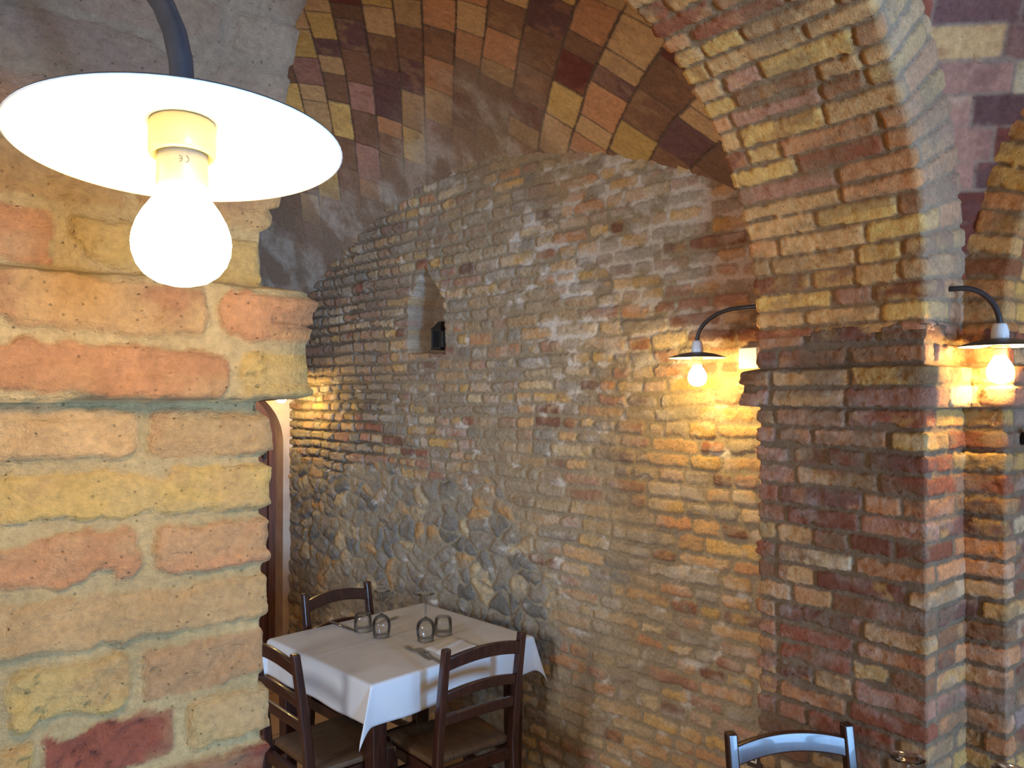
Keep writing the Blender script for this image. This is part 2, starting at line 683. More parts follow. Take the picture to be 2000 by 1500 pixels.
LE = {  # courses counted from the bottom of the string course: joints and colours
    3: ([-1, -0.1, sm(0.19), sm(0.345), 1.0, 2], ['tan', 'tan', 'tan', 'orange', 'tan']),
    2: ([-1, 0.2, sm(0.135), sm(0.33), 0.9, 2], ['tan', 'orange', 'ochre', 'pale', 'tan']),
    1: ([-1, 0.0, sm(0.258), sm(0.405), 0.95, 2], ['tan', 'tan', 'orange', 'ochre', 'orange', 'tan']),
    0: ([-1, 0.1, sm(0.28), sm(0.405), 0.95, 2], ['tan', 'orange', 'ochre', 'tan', 'orange', 'tan']),
    -1: ([-1, sm(0.07), sm(0.205), sm(0.40), 0.95, 2], ['tan', 'tan', 'tan', 'ochre', 'tan']),
    -2: ([-1, sm(0.05), sm(0.42), 0.9, 2], ['orange', 'ochre', 'ochre', 'tan']),
    -3: ([-1, sm(0.07), sm(0.21), sm(0.40), 0.9, 2], ['tan', 'orange', 'orange', 'tan', 'tan']),
    -4: ([-1, sm(0.03), sm(0.44), 0.9, 2], ['tan', 'tan', 'ochre', 'tan']),
    -5: ([-1, sm(0.09), sm(0.20), sm(0.40), 0.9, 2], ['tan', 'ochre', 'orange', 'orange', 'tan']),
    -6: ([-1, sm(0.12), sm(0.245), sm(0.41), 0.9, 2], ['ochre', 'red', 'tan', 'tan', 'tan'])}
h, C, ins = brick_field(S, T, 11, (('ochre', 4), ('tan', 4), ('orange', 3), ('red', 1), ('pale', 1)), 0.0605, 0.010,
                        corners=cor, anchor=1.795, explicit=LE, mortar=(200, 168, 116), rough=0.0048, relief=0.007, scatter=0.0035, radius=0.009,
                        warp=0.008, edge=0.0025, wear=1.1, mottle=0.55, smear=0.35)
# weathered, smeared stone above the string course
up = sst(2.02, 2.12, T + 0.06 * (fbm(S * 8, T * 8, 77, 3) - 0.5))
stc = mix(lin((138, 100, 78)), lin((172, 140, 114)), sst(0.4, 0.65, fbm(S * 7, T * 7, 78, 4)))
C = mix(C, stc, up * 0.85)
h = h * (1 - 0.6 * up) + up * 0.006 * fbm(S * 14, T * 14, 79, 4)
band = sst(1.793, 1.796, T + 0.003 * (fbm(S * 40, T * 2, 80, 2) - 0.5)) * (1 - sst(1.908, 1.918, T + 0.01 * (fbm(S * 25, T * 2, 81, 2) - 0.5)))
h = h + 0.036 * band - 0.005 * sst(1.772, 1.78, T) * (1 - sst(1.791, 1.795, T))
shift = np.where(T > SPRING, np.maximum(0, 1.2555 - np.sqrt(np.maximum(0, ARC_R ** 2 - (T - SPRING) ** 2)) - 0.324), 0.0)
P3 = np.zeros(S.shape + (3,))
P3[..., 0] = Pp[None, :, 0] + Nn[None, :, 0] * h + shift * np.clip(S / off, 0, 1)
P3[..., 1] = Pp[None, :, 1] + Nn[None, :, 1] * h
P3[..., 2] = T
struct(grid_mesh('wall_left', P3, C, M_near))

# ------------------------------------------------------------------ right pier
st = 0.0040
PIER_MIX = (('red', 4), ('orange', 3), ('rose', 3), ('tan', 3), ('ochre', 2), ('plum', 2), ('deep', 2), ('brown', 2), ('pale', 1))
s, Pp, Nn, cor = path([(2.56, 1.457), (2.177, 1.457), (2.177, 0.957), (2.418, 0.957), (2.418, 0.852), (2.98, 0.852)], st)
zz = np.arange(0.0, 2.004, st)
S, T = np.meshgrid(s, zz)
h, C, ins = brick_field(S, T, 23, PIER_MIX, 0.0595, 0.011, ((0.25, 4), (0.12, 2), (0.2, 1)), corners=cor, anchor=1.762, explicit={999: None}, mortar=(134, 112, 88),
                        relief=0.007, scatter=0.004, warp=0.008, rough=0.0042, wear=0.7, mottle=0.65, bloom=0.25, radius=0.006, edge=0.003, calm=0.2, smear=0.6)
band = sst(1.759, 1.764, T) * (1 - sst(1.874, 1.88, T + 0.006 * (fbm(S * 25, T * 2, 82, 2) - 0.5)))
h = h + 0.036 * band
P3 = np.zeros(S.shape + (3,))
P3[..., :2] = Pp[None] + Nn[None] * h[..., None]
P3[..., 2] = T
struct(grid_mesh('wall_right', P3, C, M_wall))


# ------------------------------------------------------------------ arches
def arch(name, prof, centre, axis, th0, th1, seed, mixw, mat, u_slide=0.0, mortar=(140, 114, 86), course=0.058, face=0.0):
    s, Pp, Nn, cor = path(prof, 0.006, side=-1)
    th = np.arange(th0, th1, 0.006)
    S, TH = np.meshgrid(s, th)
    T = TH * 0.93
    h, C, ins = brick_field(S, T, seed, mixw, course, 0.008, ((0.25, 4), (0.12, 2)), corners=cor, anchor=0.0, mortar=mortar, relief=0.008, scatter=0.0025, wear=0.5,
                            mottle=0.5, warp=0.005, calm=0.2, smear=0.5, rough=0.004)
    fc = 1 - sst(cor[0] - 0.03, cor[0] + 0.01, S + 0.05 * (fbm(S * 12, T * 12, seed + 5, 3) - 0.5))
    C = mix(C, lin((168, 152, 140)) * (0.8 + 0.4 * fbm(S * 14, T * 14, seed + 6, 4))[..., None], fc * face)
    C = C * np.array([1.35, 1.26, 1.08])
    r = Pp[None, :, 0] + Nn[None, :, 0] * h
    w = Pp[None, :, 1] + Nn[None, :, 1] * h
    P3 = np.zeros(S.shape + (3,))
    P3[..., 2] = SPRING + r * np.sin(TH)
    if axis == 'u':
        P3[..., 0] = centre + r * np.cos(TH)
        P3[..., 1] = w - u_slide * (TH / PI) * (w < 1.2)
    else:
        P3[..., 1] = centre + r * np.cos(TH)
        P3[..., 0] = w
    return struct(grid_mesh(name, P3, C, mat))


ARCH_MIX = (('orange', 4), ('tan', 4), ('ochre', 3), ('red', 2), ('deep', 1), ('brown', 2), ('rose', 2))
arch('trim_1', [(1.3, 0.957), (0.92, 0.957), (0.92, 1.457), (1.4, 1.457)], ARC_M, 'u', -0.03, 2.74, 31, ARCH_MIX, M_wall, 0.123, face=0.45)
arch('trim_2', [(1.2, 2.418), (0.92, 2.418), (0.92, 2.98)], -0.07, 'm', -0.03, 3.1, 37, (('ochre', 4), ('tan', 3), ('orange', 3), ('red', 1), ('deep', 1)), M_wall)

# ------------------------------------------------------------------ vault over the table
st = 0.0065
us = np.arange(1.40, U_END + 0.03, st)
ks = 1.03 * (1 - (1 - np.linspace(0, 1, 420)) ** 1.6)
U, K = np.meshgrid(us, ks, indexing='ij')
Mm = 0.33 + (wall_m(U) - 0.33) * K
Z = vault_far(Mm, U)
p = Mm * 0.838 - U * 0.554
q = Mm * 0.554 + U * 0.838 - 0.55 * Z
h, C, ins = brick_field(q, p, 41, (('tan', 5), ('ochre', 2), ('brown', 6), ('orange', 2), ('rose', 1), ('plum', 2), ('deep', 1)), 0.128, 0.006,
                        ((0.26, 5), (0.14, 2)), mortar=(104, 82, 64), relief=0.005, scatter=0.004, radius=0.004, rough=0.002, warp=0.006, edge=0.004,
                        mottle=0.25, wear=0.1)
dw = (wall_m(U) - Mm) + 0.08 + 0.25 * (fbm(U * 3, Mm * 3, 42, 4) - 0.5) + 0.10 * np.sin(U * 2.1)
pl = (1 - sst(0.18, 0.55, dw)) * 0.9 * sst(2.2, 3.0, U + 0.4 * (fbm(U * 4, Mm * 4, 48, 3) - 0.5))
pl = np.maximum(pl, sst(4.0, 4.8, U + 0.5 * (fbm(U * 3, Mm * 3, 43, 4) - 0.5)))
limec = mix(lin((146, 122, 98)), lin((184, 168, 146)), sst(0.4, 0.7, fbm(U * 9, Mm * 9, 44, 4)))
C = mix(C, limec, pl)
h = h * (1 - 0.8 * pl) + 0.008 * fbm(U * 12, Mm * 12, 45, 4) * pl
P3 = np.stack([Mm, U, Z - h], -1)
struct(grid_mesh('ceiling', P3, C, M_vault))

# ------------------------------------------------------------------ vault over the camera's bay
RS = math.sqrt(2.311)
PH, TH = np.meshgrid(np.arange(-PI, PI + 0.006, 0.0065), np.arange(0.02, PI / 2, 0.0058), indexing='ij')
Nx, Ny, Nz = np.cos(TH) * np.cos(PH), np.cos(TH) * np.sin(PH), np.sin(TH)
dgc, q = (Nx + Ny) * 0.7071 * RS, (Nx - Ny) * 0.7071 * RS
h, C, ins = brick_field(q, np.arctan2(Nz * RS, dgc) * RS, 47, (('pale', 2), ('rose', 3), ('tan', 2), ('red', 2), ('plum', 3), ('deep', 2)), 0.092, 0.006, ((0.24, 5), (0.13, 1)),
                        mortar=(150, 124, 104), relief=0.004, scatter=0.004, radius=0.004, rough=0.0025, warp=0.005, edge=0.004, mottle=0.4, wear=0.3)
rr = RS - h
P3 = np.stack([1.30 + Nx * rr, -0.07 + Ny * rr, SPRING + Nz * rr], -1)
struct(grid_mesh('ceiling_near', P3, C, M_vault, keep=(P3[..., 0] < 2.43) & (P3[..., 1] < 0.972) & (P3[..., 0] > 0.12) & (P3[..., 1] > -1.2)))

# ------------------------------------------------------------------ back wall
DIRW = np.array([WN[1], -WN[0]])          # along the wall, from the far corner towards the pier
CORNER = np.array([wall_m(U_END), U_END])
LW = (U_END - 1.35) / WN[0]


def wall_sz(x, y):
    r = ray(x, y)
    d = WALL_D / (WN[0] * r[0] + WN[1] * r[1])
    pt = np.array([r[0] * d, r[1] * d])
    return float((pt - CORNER) @ DIRW), EYE + r[2] * d


def wall_pt(s_, z_, out=0.0):
    p_ = CORNER + DIRW * s_ - np.array(WN) * out
    return Vector((p_[0], p_[1], z_))


st = 0.0058
ss = np.arange(-0.03, LW, st)
zz = np.arange(0.0, 3.12, st)
S, T = np.meshgrid(ss, zz)
h1, C1, i1 = brick_field(S, T, 61, (('tan', 4), ('ochre', 3), ('orange', 2), ('rose', 3), ('red', 1), ('deep', 1), ('grey', 4), ('stone', 3), ('plum', 1), ('pale', 2)),
                         0.061, 0.013, ((0.24, 2), (0.125, 4), (0.17, 2), (0.09, 1)), mortar=(158, 142, 116), relief=0.009, scatter=0.005, warp=0.014, rough=0.006,
                         radius=0.012, wear=0.8, mottle=0.6, bloom=0.55, edge=0.004)
dust = mix(lin((150, 134, 110)), lin((172, 150, 116)), sst(0.8, 2.8, S))
C1 = mix(C1, dust * (0.8 + 0.4 * fbm(S * 20, T * 20, 91, 3))[..., None], 0.3 + 0.5 * sst(0.42, 0.62, fbm(S * 4, T * 5, 92, 4)) * sst(LW - 0.5, LW - 1.1, S))
h2, C2, i2 = stone_field(S, T, 71)
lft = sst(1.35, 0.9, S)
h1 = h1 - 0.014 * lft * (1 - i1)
C1 = mix(C1, C1 * 0.6, lft * (1 - i1))  # shade of the recessed left joints under raking lamplight, painted into their colour
sme = sst(0.42, 0.6, fbm(S * 9, T * 11, 93, 4)) * 0.75
C2 = mix(C2, lin((160, 146, 122)) * (0.75 + 0.5 * fbm(S * 26, T * 26, 94, 3))[..., None], sme)
h2 = h2 * (1 - 0.6 * sme) + 0.014 * (fbm(S * 16, T * 16, 95, 4) - 0.5)
sm_ = sst(0.5, 0.56, fbm(S * 1.7, T * 1.9, 72, 3) + 0.22 * sst(1.55, 1.1, T) * 1.0 - 0.35 * sst(1.25, 1.6, T) - 0.3 * sst(2.0, 2.5, S) - 0.25 * sst(0.75, 0.5, T))
h = h1 * (1 - sm_) + h2 * sm_
C = mix(C1, C2, sm_)
# salts: pale bloom over the upper right of the wall
s0_, z0_ = wall_sz(1250, 520)
e = np.exp(-(((S - s0_) / 0.75) ** 2 + ((T - z0_) / 0.45) ** 2))
sal = sst(0.52, 0.68, fbm(S * 11, T * 17, 73, 4) + 0.16 * e - 0.14 * (1 - e)) * (0.35 + 0.65 * (1 - i1))
C = mix(C, lin((226, 216, 200)), np.clip(sal * 0.72, 0, 1))
# old lime wash worn thin on the left and upper part
lw = sst(0.45, 0.62, fbm(S * 5, T * 6, 74, 4) + 0.12 * sst(1.7, 0.6, S) * sst(1.8, 2.1, T)) * sst(1.7, 2.0, T) * sst(2.3, 1.2, S)
C = mix(C, lin((150, 132, 112)), lw * 0.55)
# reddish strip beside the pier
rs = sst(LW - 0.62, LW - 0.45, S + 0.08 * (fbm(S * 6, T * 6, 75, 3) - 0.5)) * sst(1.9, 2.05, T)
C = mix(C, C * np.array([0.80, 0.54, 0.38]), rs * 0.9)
h = h + 0.012 * (fbm(S * 2.5, T * 2.5, 76, 3) - 0.5)
# niche with a pointed top
NP = [wall_sz(*a) for a in ((797, 690), (799, 596), (829, 522), (866, 582), (870, 690))]
inside = np.ones(S.shape, bool)
wob = 0.006 * (fbm(S * 30, T * 30, 90, 2) - 0.5) * 2
cxn, cyn = np.mean([a[0] for a in NP]), np.mean([a[1] for a in NP])
for (ax, ay), (bx, by) in zip(NP, NP[1:] + NP[:1]):
    nx, ny = by - ay, -(bx - ax)
    ln_ = math.hypot(nx, ny)
    sg = ((cxn - ax) * nx + (cyn - ay) * ny) / ln_
    inside &= (((S - ax) * nx + (T - ay) * ny) / ln_ * (1 if sg > 0 else -1) + wob) > 0
NICHE = 0.17
h = np.where(inside, -NICHE + h * 0.5, h)
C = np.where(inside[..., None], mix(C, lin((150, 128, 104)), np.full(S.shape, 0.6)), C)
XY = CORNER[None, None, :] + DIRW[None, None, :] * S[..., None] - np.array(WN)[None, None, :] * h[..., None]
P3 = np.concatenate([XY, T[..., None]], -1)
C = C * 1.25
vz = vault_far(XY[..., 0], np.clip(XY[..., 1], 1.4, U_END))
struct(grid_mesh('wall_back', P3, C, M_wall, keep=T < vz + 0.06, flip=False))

# ------------------------------------------------------------------ hidden side of the table's bay
s, Pp, Nn, cor = path([(0.33, 3.5), (0.33, U_END)], 0.012)
zz = np.arange(0.0, 3.5, 0.012)
S, T = np.meshgrid(s, zz)
h, C, ins = brick_field(S, T, 83, PIER_MIX, mortar=(176, 160, 134))
P3 = np.zeros(S.shape + (3,))
P3[..., :2] = Pp[None] + Nn[None] * -h[..., None]
P3[..., 2] = T
P3[..., 0] = 0.33 + h
struct(grid_mesh('wall_side', P3, C, M_wall))

# ------------------------------------------------------------------ end wall with arched doorway
DM1, DR, DSP = 2.132, 0.38, 1.475
DM0 = DM1 - 2 * DR
bm = bmesh.new()
outline = []
for i in range(33):
    a = PI * i / 32
    outline.append((DM1 - DR + DR * math.cos(a), DSP + DR * math.sin(a)))
TOP = 3.4
mR, mL = wall_m(U_END) + 0.02, 0.33


def quad(pts):
    bm.faces.new([bm.verts.new(p_) for p_ in pts])


quad([(mR, U_END, 0), (DM1, U_END, 0), (DM1, U_END, TOP), (mR, U_END, TOP)])
quad([(DM0, U_END, 0), (mL, U_END, 0), (mL, U_END, TOP), (DM0, U_END, TOP)])
for (a0, b0), (a1, b1) in zip(outline[:-1], outline[1:]):
    quad([(a0, U_END, b0), (a1, U_END, b1), (a1, U_END, TOP), (a0, U_END, TOP)])
full = [(DM1, 0)] + outline + [(DM0, 0)]
for (a0, b0), (a1, b1) in zip(full[:-1], full[1:]):
    quad([(a0, U_END, b0), (a1, U_END, b1), (a1, U_END + 0.22, b1), (a0, U_END + 0.22, b0)])
bmesh.ops.remove_doubles(bm, verts=bm.verts[:], dist=1e-5)
struct(obj('wall_end', bm, M_plaster))

door = struct(empty('door_1', (DM1 - DR, U_END + 0.17, 0)))
bm = bmesh.new()
npl = 5
wpl = 2 * (DR - 0.045) / npl
for i in range(npl):
    x0 = -(DR - 0.045) + i * wpl
    xs = np.linspace(x0 + 0.002, x0 + wpl - 0.002, 6)
    tops = [DSP + math.sqrt(max(0.0, (DR - 0.045) ** 2 - x * x)) for x in xs]
    fr = [bm.verts.new((x, -0.015, 0.01)) for x in (xs[0], xs[-1])] + [bm.verts.new((x, -0.015, z)) for x, z in zip(xs[::-1], tops[::-1])]
    f = bm.faces.new(fr)
    r_ = bmesh.ops.extrude_face_region(bm, geom=[f])
    bmesh.ops.translate(bm, vec=(0, 0.03, 0), verts=[v for v in r_['geom'] if isinstance(v, bmesh.types.BMVert)])
obj('door_leaf', bm, M_door, door, bevel=0.002)
bm = bmesh.new()
pts_o = [(DR - 0.002, 0.0)] + [(DR * 0.995 * math.cos(PI * i / 24), DSP + DR * 0.995 * math.sin(PI * i / 24)) for i in range(25)] + [(-DR + 0.002, 0.0)]
ri = DR - 0.048
pts_i = [(ri, 0.0)] + [(ri * math.cos(PI * i / 24), DSP + ri * math.sin(PI * i / 24)) for i in range(25)] + [(-ri, 0.0)]
for i in range(len(pts_o) - 1):
    vs = []
    for y in (-0.045, 0.03):
        for pp in (pts_o[i], pts_o[i + 1], pts_i[i + 1], pts_i[i]):
            vs.append(bm.verts.new((pp[0], y, pp[1])))
    for f in ((0, 1, 2, 3), (7, 6, 5, 4), (0, 4, 5, 1), (1, 5, 6, 2), (2, 6, 7, 3), (3, 7, 4, 0)):
        bm.faces.new([vs[k] for k in f])
bmesh.ops.remove_doubles(bm, verts=bm.verts[:], dist=1e-5)
obj('door_frame', bm, M_door, door)
bm = bmesh.new()
box(bm, (0.30, -0.05, 1.40), (0.02, 0.012, 0.07))
obj('hinge', bm, M_black, door, bevel=0.003)

# ------------------------------------------------------------------ outer walls with the windows
def windowed_wall(name, win_name, centre, rz, spans, ww, wz, wh):
    """spans: wall pieces (x0, x1, z0, z1) around an opening centred on x = 0"""
    bm = bmesh.new()
    for (x0, x1, z0, z1) in spans + [(-ww / 2, ww / 2, 0, wz), (-ww / 2, ww / 2, wz + wh, 3.0)]:
        box(bm, ((x0 + x1) / 2, 0, (z0 + z1) / 2), (x1 - x0, 0.16, z1 - z0))
    wl = struct(obj(name, bm, M_plaster))
    wl.location = (centre[0], centre[1], 0)
    wl.rotation_euler = (0, 0, rz)
    win = struct(empty(win_name, (centre[0], centre[1], wz), rz))
    bm = bmesh.new()
    for x in (-1, 1):
        box(bm, (x * (ww / 2 - 0.025), 0, wh / 2), (0.05, 0.06, wh))
    for z in (0.025, wh - 0.025):
        box(bm, (0, 0, z), (ww, 0.06, 0.05))
    obj('window_frame', bm, M_wood, win, bevel=0.004)
    bm = bmesh.new()
    box(bm, (0, 0, wh / 2), (ww - 0.05, 0.006, wh - 0.05))
    obj('pane', bm, M_pane, win)


windowed_wall('wall_south', 'window_1', (0.40, -5.1), 0, [(-1.2, -0.43, 0, 3.0), (0.43, 1.2, 0, 3.0)], 0.86, 0.85, 1.6)
windowed_wall('wall_porch', 'window_2', (1.95, -2.6), 0, [(-0.75, -0.6, 0, 3.0), (0.6, 1.0, 0, 3.0)], 1.2, 0.35, 1.2)
windowed_wall('wall_west', 'window_3', (-2.4, 1.85), PI / 2, [(-1.4, -0.5, 0, 3.0), (0.5, 1.9, 0, 3.0)], 1.0, 1.15, 1.25)

bm = bmesh.new()
box(bm, (4.7, 0.0, 1.6), (0.16, 5.6, 3.2))
struct(obj('wall_east', bm, M_plaster))

# ------------------------------------------------------------------ wall lamps
def wall_lamp(name, rim, direction, reach, bend, label, tilt=None, mark=False, rise=0.103, glow=150.0, cap=1.0, bulb=(1.0, 1.0)):
    """rim: centre of the shade's lower rim; direction: from the lamp to its wall"""
    rz = math.atan2(direction[1], direction[0])
    o = empty(name, rim, rz)
    tag(o, label, 'lamp', 'enamelled wall lamps with bare bulbs')
    # arm: from the wall, along, then bending down to the socket
    ct = 0.0185 + 0.0395 * cap
    pts = [(reach + 0.012, 0, ct + rise), (bend, 0, ct + rise)]
    for i in range(1, 13):
        a = PI / 2 * i / 12
        pts.append((bend - bend * math.sin(a), 0, ct + rise - rise * (1 - math.cos(a))))
    pts.append((0, 0, ct - 0.008))
    bm = bmesh.new()
    tube(bm, pts, 0.0075, 14)
    obj('arm', bm, M_iron, o, smooth=True)
    bm = bmesh.new()
    R = 0.10
    outer = [(0.021, 0.0195), (0.035, 0.0185), (0.055, 0.0150), (0.075, 0.0095), (0.09, 0.0045), (R, 0.0005), (R + 0.0006, -0.0006)]
    lathe(bm, outer, 72, mi=0)
    inner = [(R + 0.0006, -0.0006), (R - 0.001, -0.0012), (0.09, 0.0028), (0.075, 0.0078), (0.055, 0.0133), (0.035, 0.0168), (0.0, 0.0178)]
    lathe(bm, inner, 72, mi=1)
    bmesh.ops.remove_doubles(bm, verts=bm.verts[:], dist=1e-6)
    obj('lamp_shade', bm, [M_enamel_d, M_enamel_w], o, smooth=True)
    bm = bmesh.new()
    lathe(bm, [(r, 0.0185 + (z - 0.0185) * cap) for r, z in ((0.0, 0.0185), (0.0212, 0.0185), (0.0215, 0.022), (0.0215, 0.032), (0.0205, 0.042), (0.0170, 0.056), (0.0150, 0.0605), (0.0, 0.0605))], 40)
    obj('socket_cap', bm, M_white, o, smooth=True)
    bm = bmesh.new()
    lathe(bm, [(0.0, 0.0172), (0.0195, 0.0172), (0.0205, 0.015), (0.0205, -0.0035), (0.0195, -0.0055), (0.0172, -0.0055), (0.0170, 0.004), (0.0, 0.004)], 48)
    obj('lampholder', bm, M_holder, o, smooth=True)
    bm = bmesh.new()
    prof = [(0.0150, -0.0265), (0.0165, -0.031), (0.0205, -0.0375), (0.0255, -0.0455), (0.0295, -0.054), (0.0318, -0.062), (0.0325, -0.069),
            (0.0318, -0.0765), (0.0292, -0.0845), (0.0245, -0.0915), (0.0180, -0.0965), (0.0095, -0.0995), (0.0, -0.1005)]
    lathe(bm, [(r if i == 0 else r * bulb[0], -0.0265 + (z + 0.0265) * bulb[1]) for i, (r, z) in enumerate(prof)], 40)
    b = obj('bulb', bm, pmat('glowing bulb', (1, 1, 1), 0.3, emit=BULB_COLOR, estr=glow), o, smooth=True)
    bm = bmesh.new()
    lathe(bm, [(0.0, 0.003), (0.0152, 0.003), (0.0155, -0.010), (0.0157, -0.0262), (0.0150, -0.0266), (0.0, -0.0266)], 40)
    obj('bulb_collar', bm, M_cream_base, b, smooth=True)
    if mark:
        # the printed conformity letters, upside down on the hanging bulb's collar
        bm = bmesh.new()
        base = math.atan2(-rim[1], -rim[0]) - rz

        def stroke(pl):
            for (a0, z0), (a1, z1) in zip(pl[:-1], pl[1:]):
                d = math.hypot((a1 - a0) * 0.0157, z1 - z0)
                na, nz = -(z1 - z0) / d * 0.00022, (a1 - a0) * 0.0157 / d * 0.00022
                q_ = []
                for (aa, zc, sg) in ((a0, z0, 1), (a1, z1, 1), (a1, z1, -1), (a0, z0, -1)):
                    an = base + aa + sg * na / 0.0157
                    q_.append(bm.verts.new((0.0159 * math.cos(an), 0.0159 * math.sin(an), zc + sg * nz)))
                bm.faces.new(q_)
        r = 0.0021
        zc = -0.0125
        for cxn_ in (0.10, -0.14):
            stroke([(cxn_ + r * math.cos(t) / 0.0157, zc + r * math.sin(t)) for t in np.linspace(-PI * 0.45, PI * 0.45, 12)])
        stroke([(-0.14 + 0.02, zc), (-0.14 + r / 0.0157, zc)])
        obj('printed_mark', bm, M_ink, b)
    if tilt:                                     # the shade hangs a little askew, its near rim raised
        v = Vector((-rim[0], -rim[1], 0)).normalized()
        v.rotate(Matrix.Rotation(-rz, 3, 'Z'))
        Rm = Matrix.Rotation(math.radians(tilt), 3, Vector((0, 0, 1)).cross(-v))
        for ch in o.children:
            if not ch.name.startswith('arm'):
                ch.rotation_euler = Rm.to_euler()
    return o


L1 = ray(354, 289) * 0.508
TILT = 5.5
wall_lamp('wall_lamp', (L1[0], L1[1], EYE + L1[2]), (-0.25, 1.0), 0.335, 0.31,
          'large lit wall lamp with white shade close in front of the near brick pillar', tilt=TILT, mark=True, rise=0.165, glow=125.0, cap=0.45, bulb=(0.92, 0.85))
L2 = ray(1362, 699) * 2.80
l2 = (L2[0], L2[1], EYE + L2[2])
wall_lamp('wall_lamp', l2, (0, -1), l2[1] - 1.457 - 0.0, 0.17, 'lit wall lamp beside the white box, hung on the far side of the brick pier')
L3 = ray(1954, 676) * 2.12
l3 = (L3[0], L3[1], EYE + L3[2])
d3 = Vector((1.193 * 0 + (CA * 0.0 + ray(1845, 580)[0]) * 2.188 - l3[0], ray(1845, 580)[1] * 2.188 - l3[1]))
wall_lamp('wall_lamp', l3, d3.normalized(), d3.length, 0.09, 'lit wall lamp on the front side of the pier at the right edge')
L4 = ray(549, 740) * 4.95
wall_lamp('wall_lamp', (L4[0], L4[1], 1.845), (0, 1), U_END - L4[1], 0.15, 'lit bulb peeping from behind the near pillar above the arched doorway')


# ------------------------------------------------------------------ chairs
def make_chair():
    o = empty('dining_chair', (0, 0, 0))
    hw, yb = 0.172, -0.19
    top = 0.885

    def yz(z):                                   # the line of the back posts, leaning backwards above the seat
        return yb if z < 0.43 else yb - 0.06 * ((z - 0.43) / (top - 0.43)) ** 1.25
    for sx in (-1, 1):
        bm = bmesh.new()
        zs = [0.0, 0.2, 0.43] + [0.43 + (top - 0.43) * i / 8 for i in range(1, 9)]
        rings = []
        for i, z in enumerate(zs):
            y = yz(z) + (0.03 * (0.43 - z) / 0.43 * -1 if z < 0.43 else 0)
            w, d = 0.030, 0.040 - 0.010 * max(0, (z - 0.43) / 0.45)
            rings.append([bm.verts.new((sx * hw + dx * w / 2, y + dy * d / 2, z)) for dx, dy in ((-1, -1), (1, -1), (1, 1), (-1, 1))])
        for a, b in zip(rings[:-1], rings[1:]):
            for k in range(4):
                bm.faces.new((a[k], a[(k + 1) % 4], b[(k + 1) % 4], b[k]))
        bm.faces.new(rings[0][::-1])
        bm.faces.new(rings[-1])
        obj('back_post', bm, M_wood, o, bevel=0.006, segs=3)
    for nm, z0, hgt, arch_, bow in (('top_rail', 0.822, 0.052, 0.024, 0.010), ('back_slat', 0.696, 0.040, 0.022, 0.010), ('back_slat', 0.610, 0.040, 0.008, 0.008)):
        bm = bmesh.new()
        n, rings = 18, []
        for i in range(n + 1):
            x = -hw + 0.006 + (2 * hw - 0.012) * i / n
            k = 1 - (x / hw) ** 2
            zc = z0 + arch_ * k
            y = yz(z0) - bow * k
            t = 0.020
            lean = (yz(z0 + 0.01) - yz(z0 - 0.01)) / 0.02
            rings.append([bm.verts.new((x, y + dy * t / 2 + lean * (arch_ * k + dz * hgt / 2), zc + dz * hgt / 2 + 0.075 * 0)) for dy, dz in ((-1, -1), (1, -1), (1, 1), (-1, 1))])
        for a, b in zip(rings[:-1], rings[1:]):
            for q_ in range(4):
                bm.faces.new((a[q_], b[q_], b[(q_ + 1) % 4], a[(q_ + 1) % 4]))
        bm.faces.new(rings[0])
        bm.faces.new(rings[-1][::-1])
        obj(nm, bm, M_wood, o, bevel=0.005, segs=2)
    for sx in (-1, 1):
        bm = bmesh.new()
        box(bm, (sx * 0.182, 0.132, 0.225), (0.038, 0.038, 0.45), None, 0.8)
        obj('leg', bm, M_wood, o, bevel=0.005)
    # seat: a trapezoid frame carrying a slightly dished seat
    bm = bmesh.new()
    n = 14
    top_v, bot_v = [], []
    for j in range(n + 1):
        fy = j / n
        wy = 0.178 + (0.200 - 0.178) * fy
        y = -0.165 + 0.325 * fy
        rt, rb = [], []
        for i in range(n + 1):
            fx = i / n * 2 - 1
            ed = max(abs(fx), abs(fy * 2 - 1))
            z = 0.452 + 0.012 * (1 - sst(0.7, 1.0, np.array(1 - ed)) * 0 - max(0, (ed - 0.8) / 0.2) ** 2) - 0.008 * (1 - ed ** 2)
            rt.append(bm.verts.new((fx * wy, y, float(z))))
            rb.append(bm.verts.new((fx * wy, y, 0.430)))
        top_v.append(rt)
        bot_v.append(rb)
    for j in range(n):
        for i in range(n):
            bm.faces.new((top_v[j][i], top_v[j][i + 1], top_v[j + 1][i + 1], top_v[j + 1][i]))
            bm.faces.new((bot_v[j][i], bot_v[j + 1][i], bot_v[j + 1][i + 1], bot_v[j][i + 1]))
    for i in range(n):
        bm.faces.new((bot_v[0][i], bot_v[0][i + 1], top_v[0][i + 1], top_v[0][i]))
        bm.faces.new((bot_v[n][i + 1], bot_v[n][i], top_v[n][i], top_v[n][i + 1]))
        bm.faces.new((bot_v[i + 1][0], bot_v[i][0], top_v[i][0], top_v[i + 1][0]))
        bm.faces.new((bot_v[i][n], bot_v[i + 1][n], top_v[i + 1][n], top_v[i][n]))
    st_ = obj('seat', bm, M_rush, o, bevel=0.006)
    st_['label'] = 'lighter brown seat'
    bm = bmesh.new()
    bar(bm, (-0.165, 0.132, 0.405), (0.165, 0.132, 0.405), 0.022, 0.045)
    bar(bm, (-0.16, -0.19, 0.405), (0.16, -0.19, 0.405), 0.022, 0.045)
    for sx in (-1, 1):
        bar(bm, (sx * 0.174, -0.175, 0.405), (sx * 0.182, 0.12, 0.405), 0.022, 0.045)
    obj('seat_frame', bm, M_wood, o, bevel=0.003)
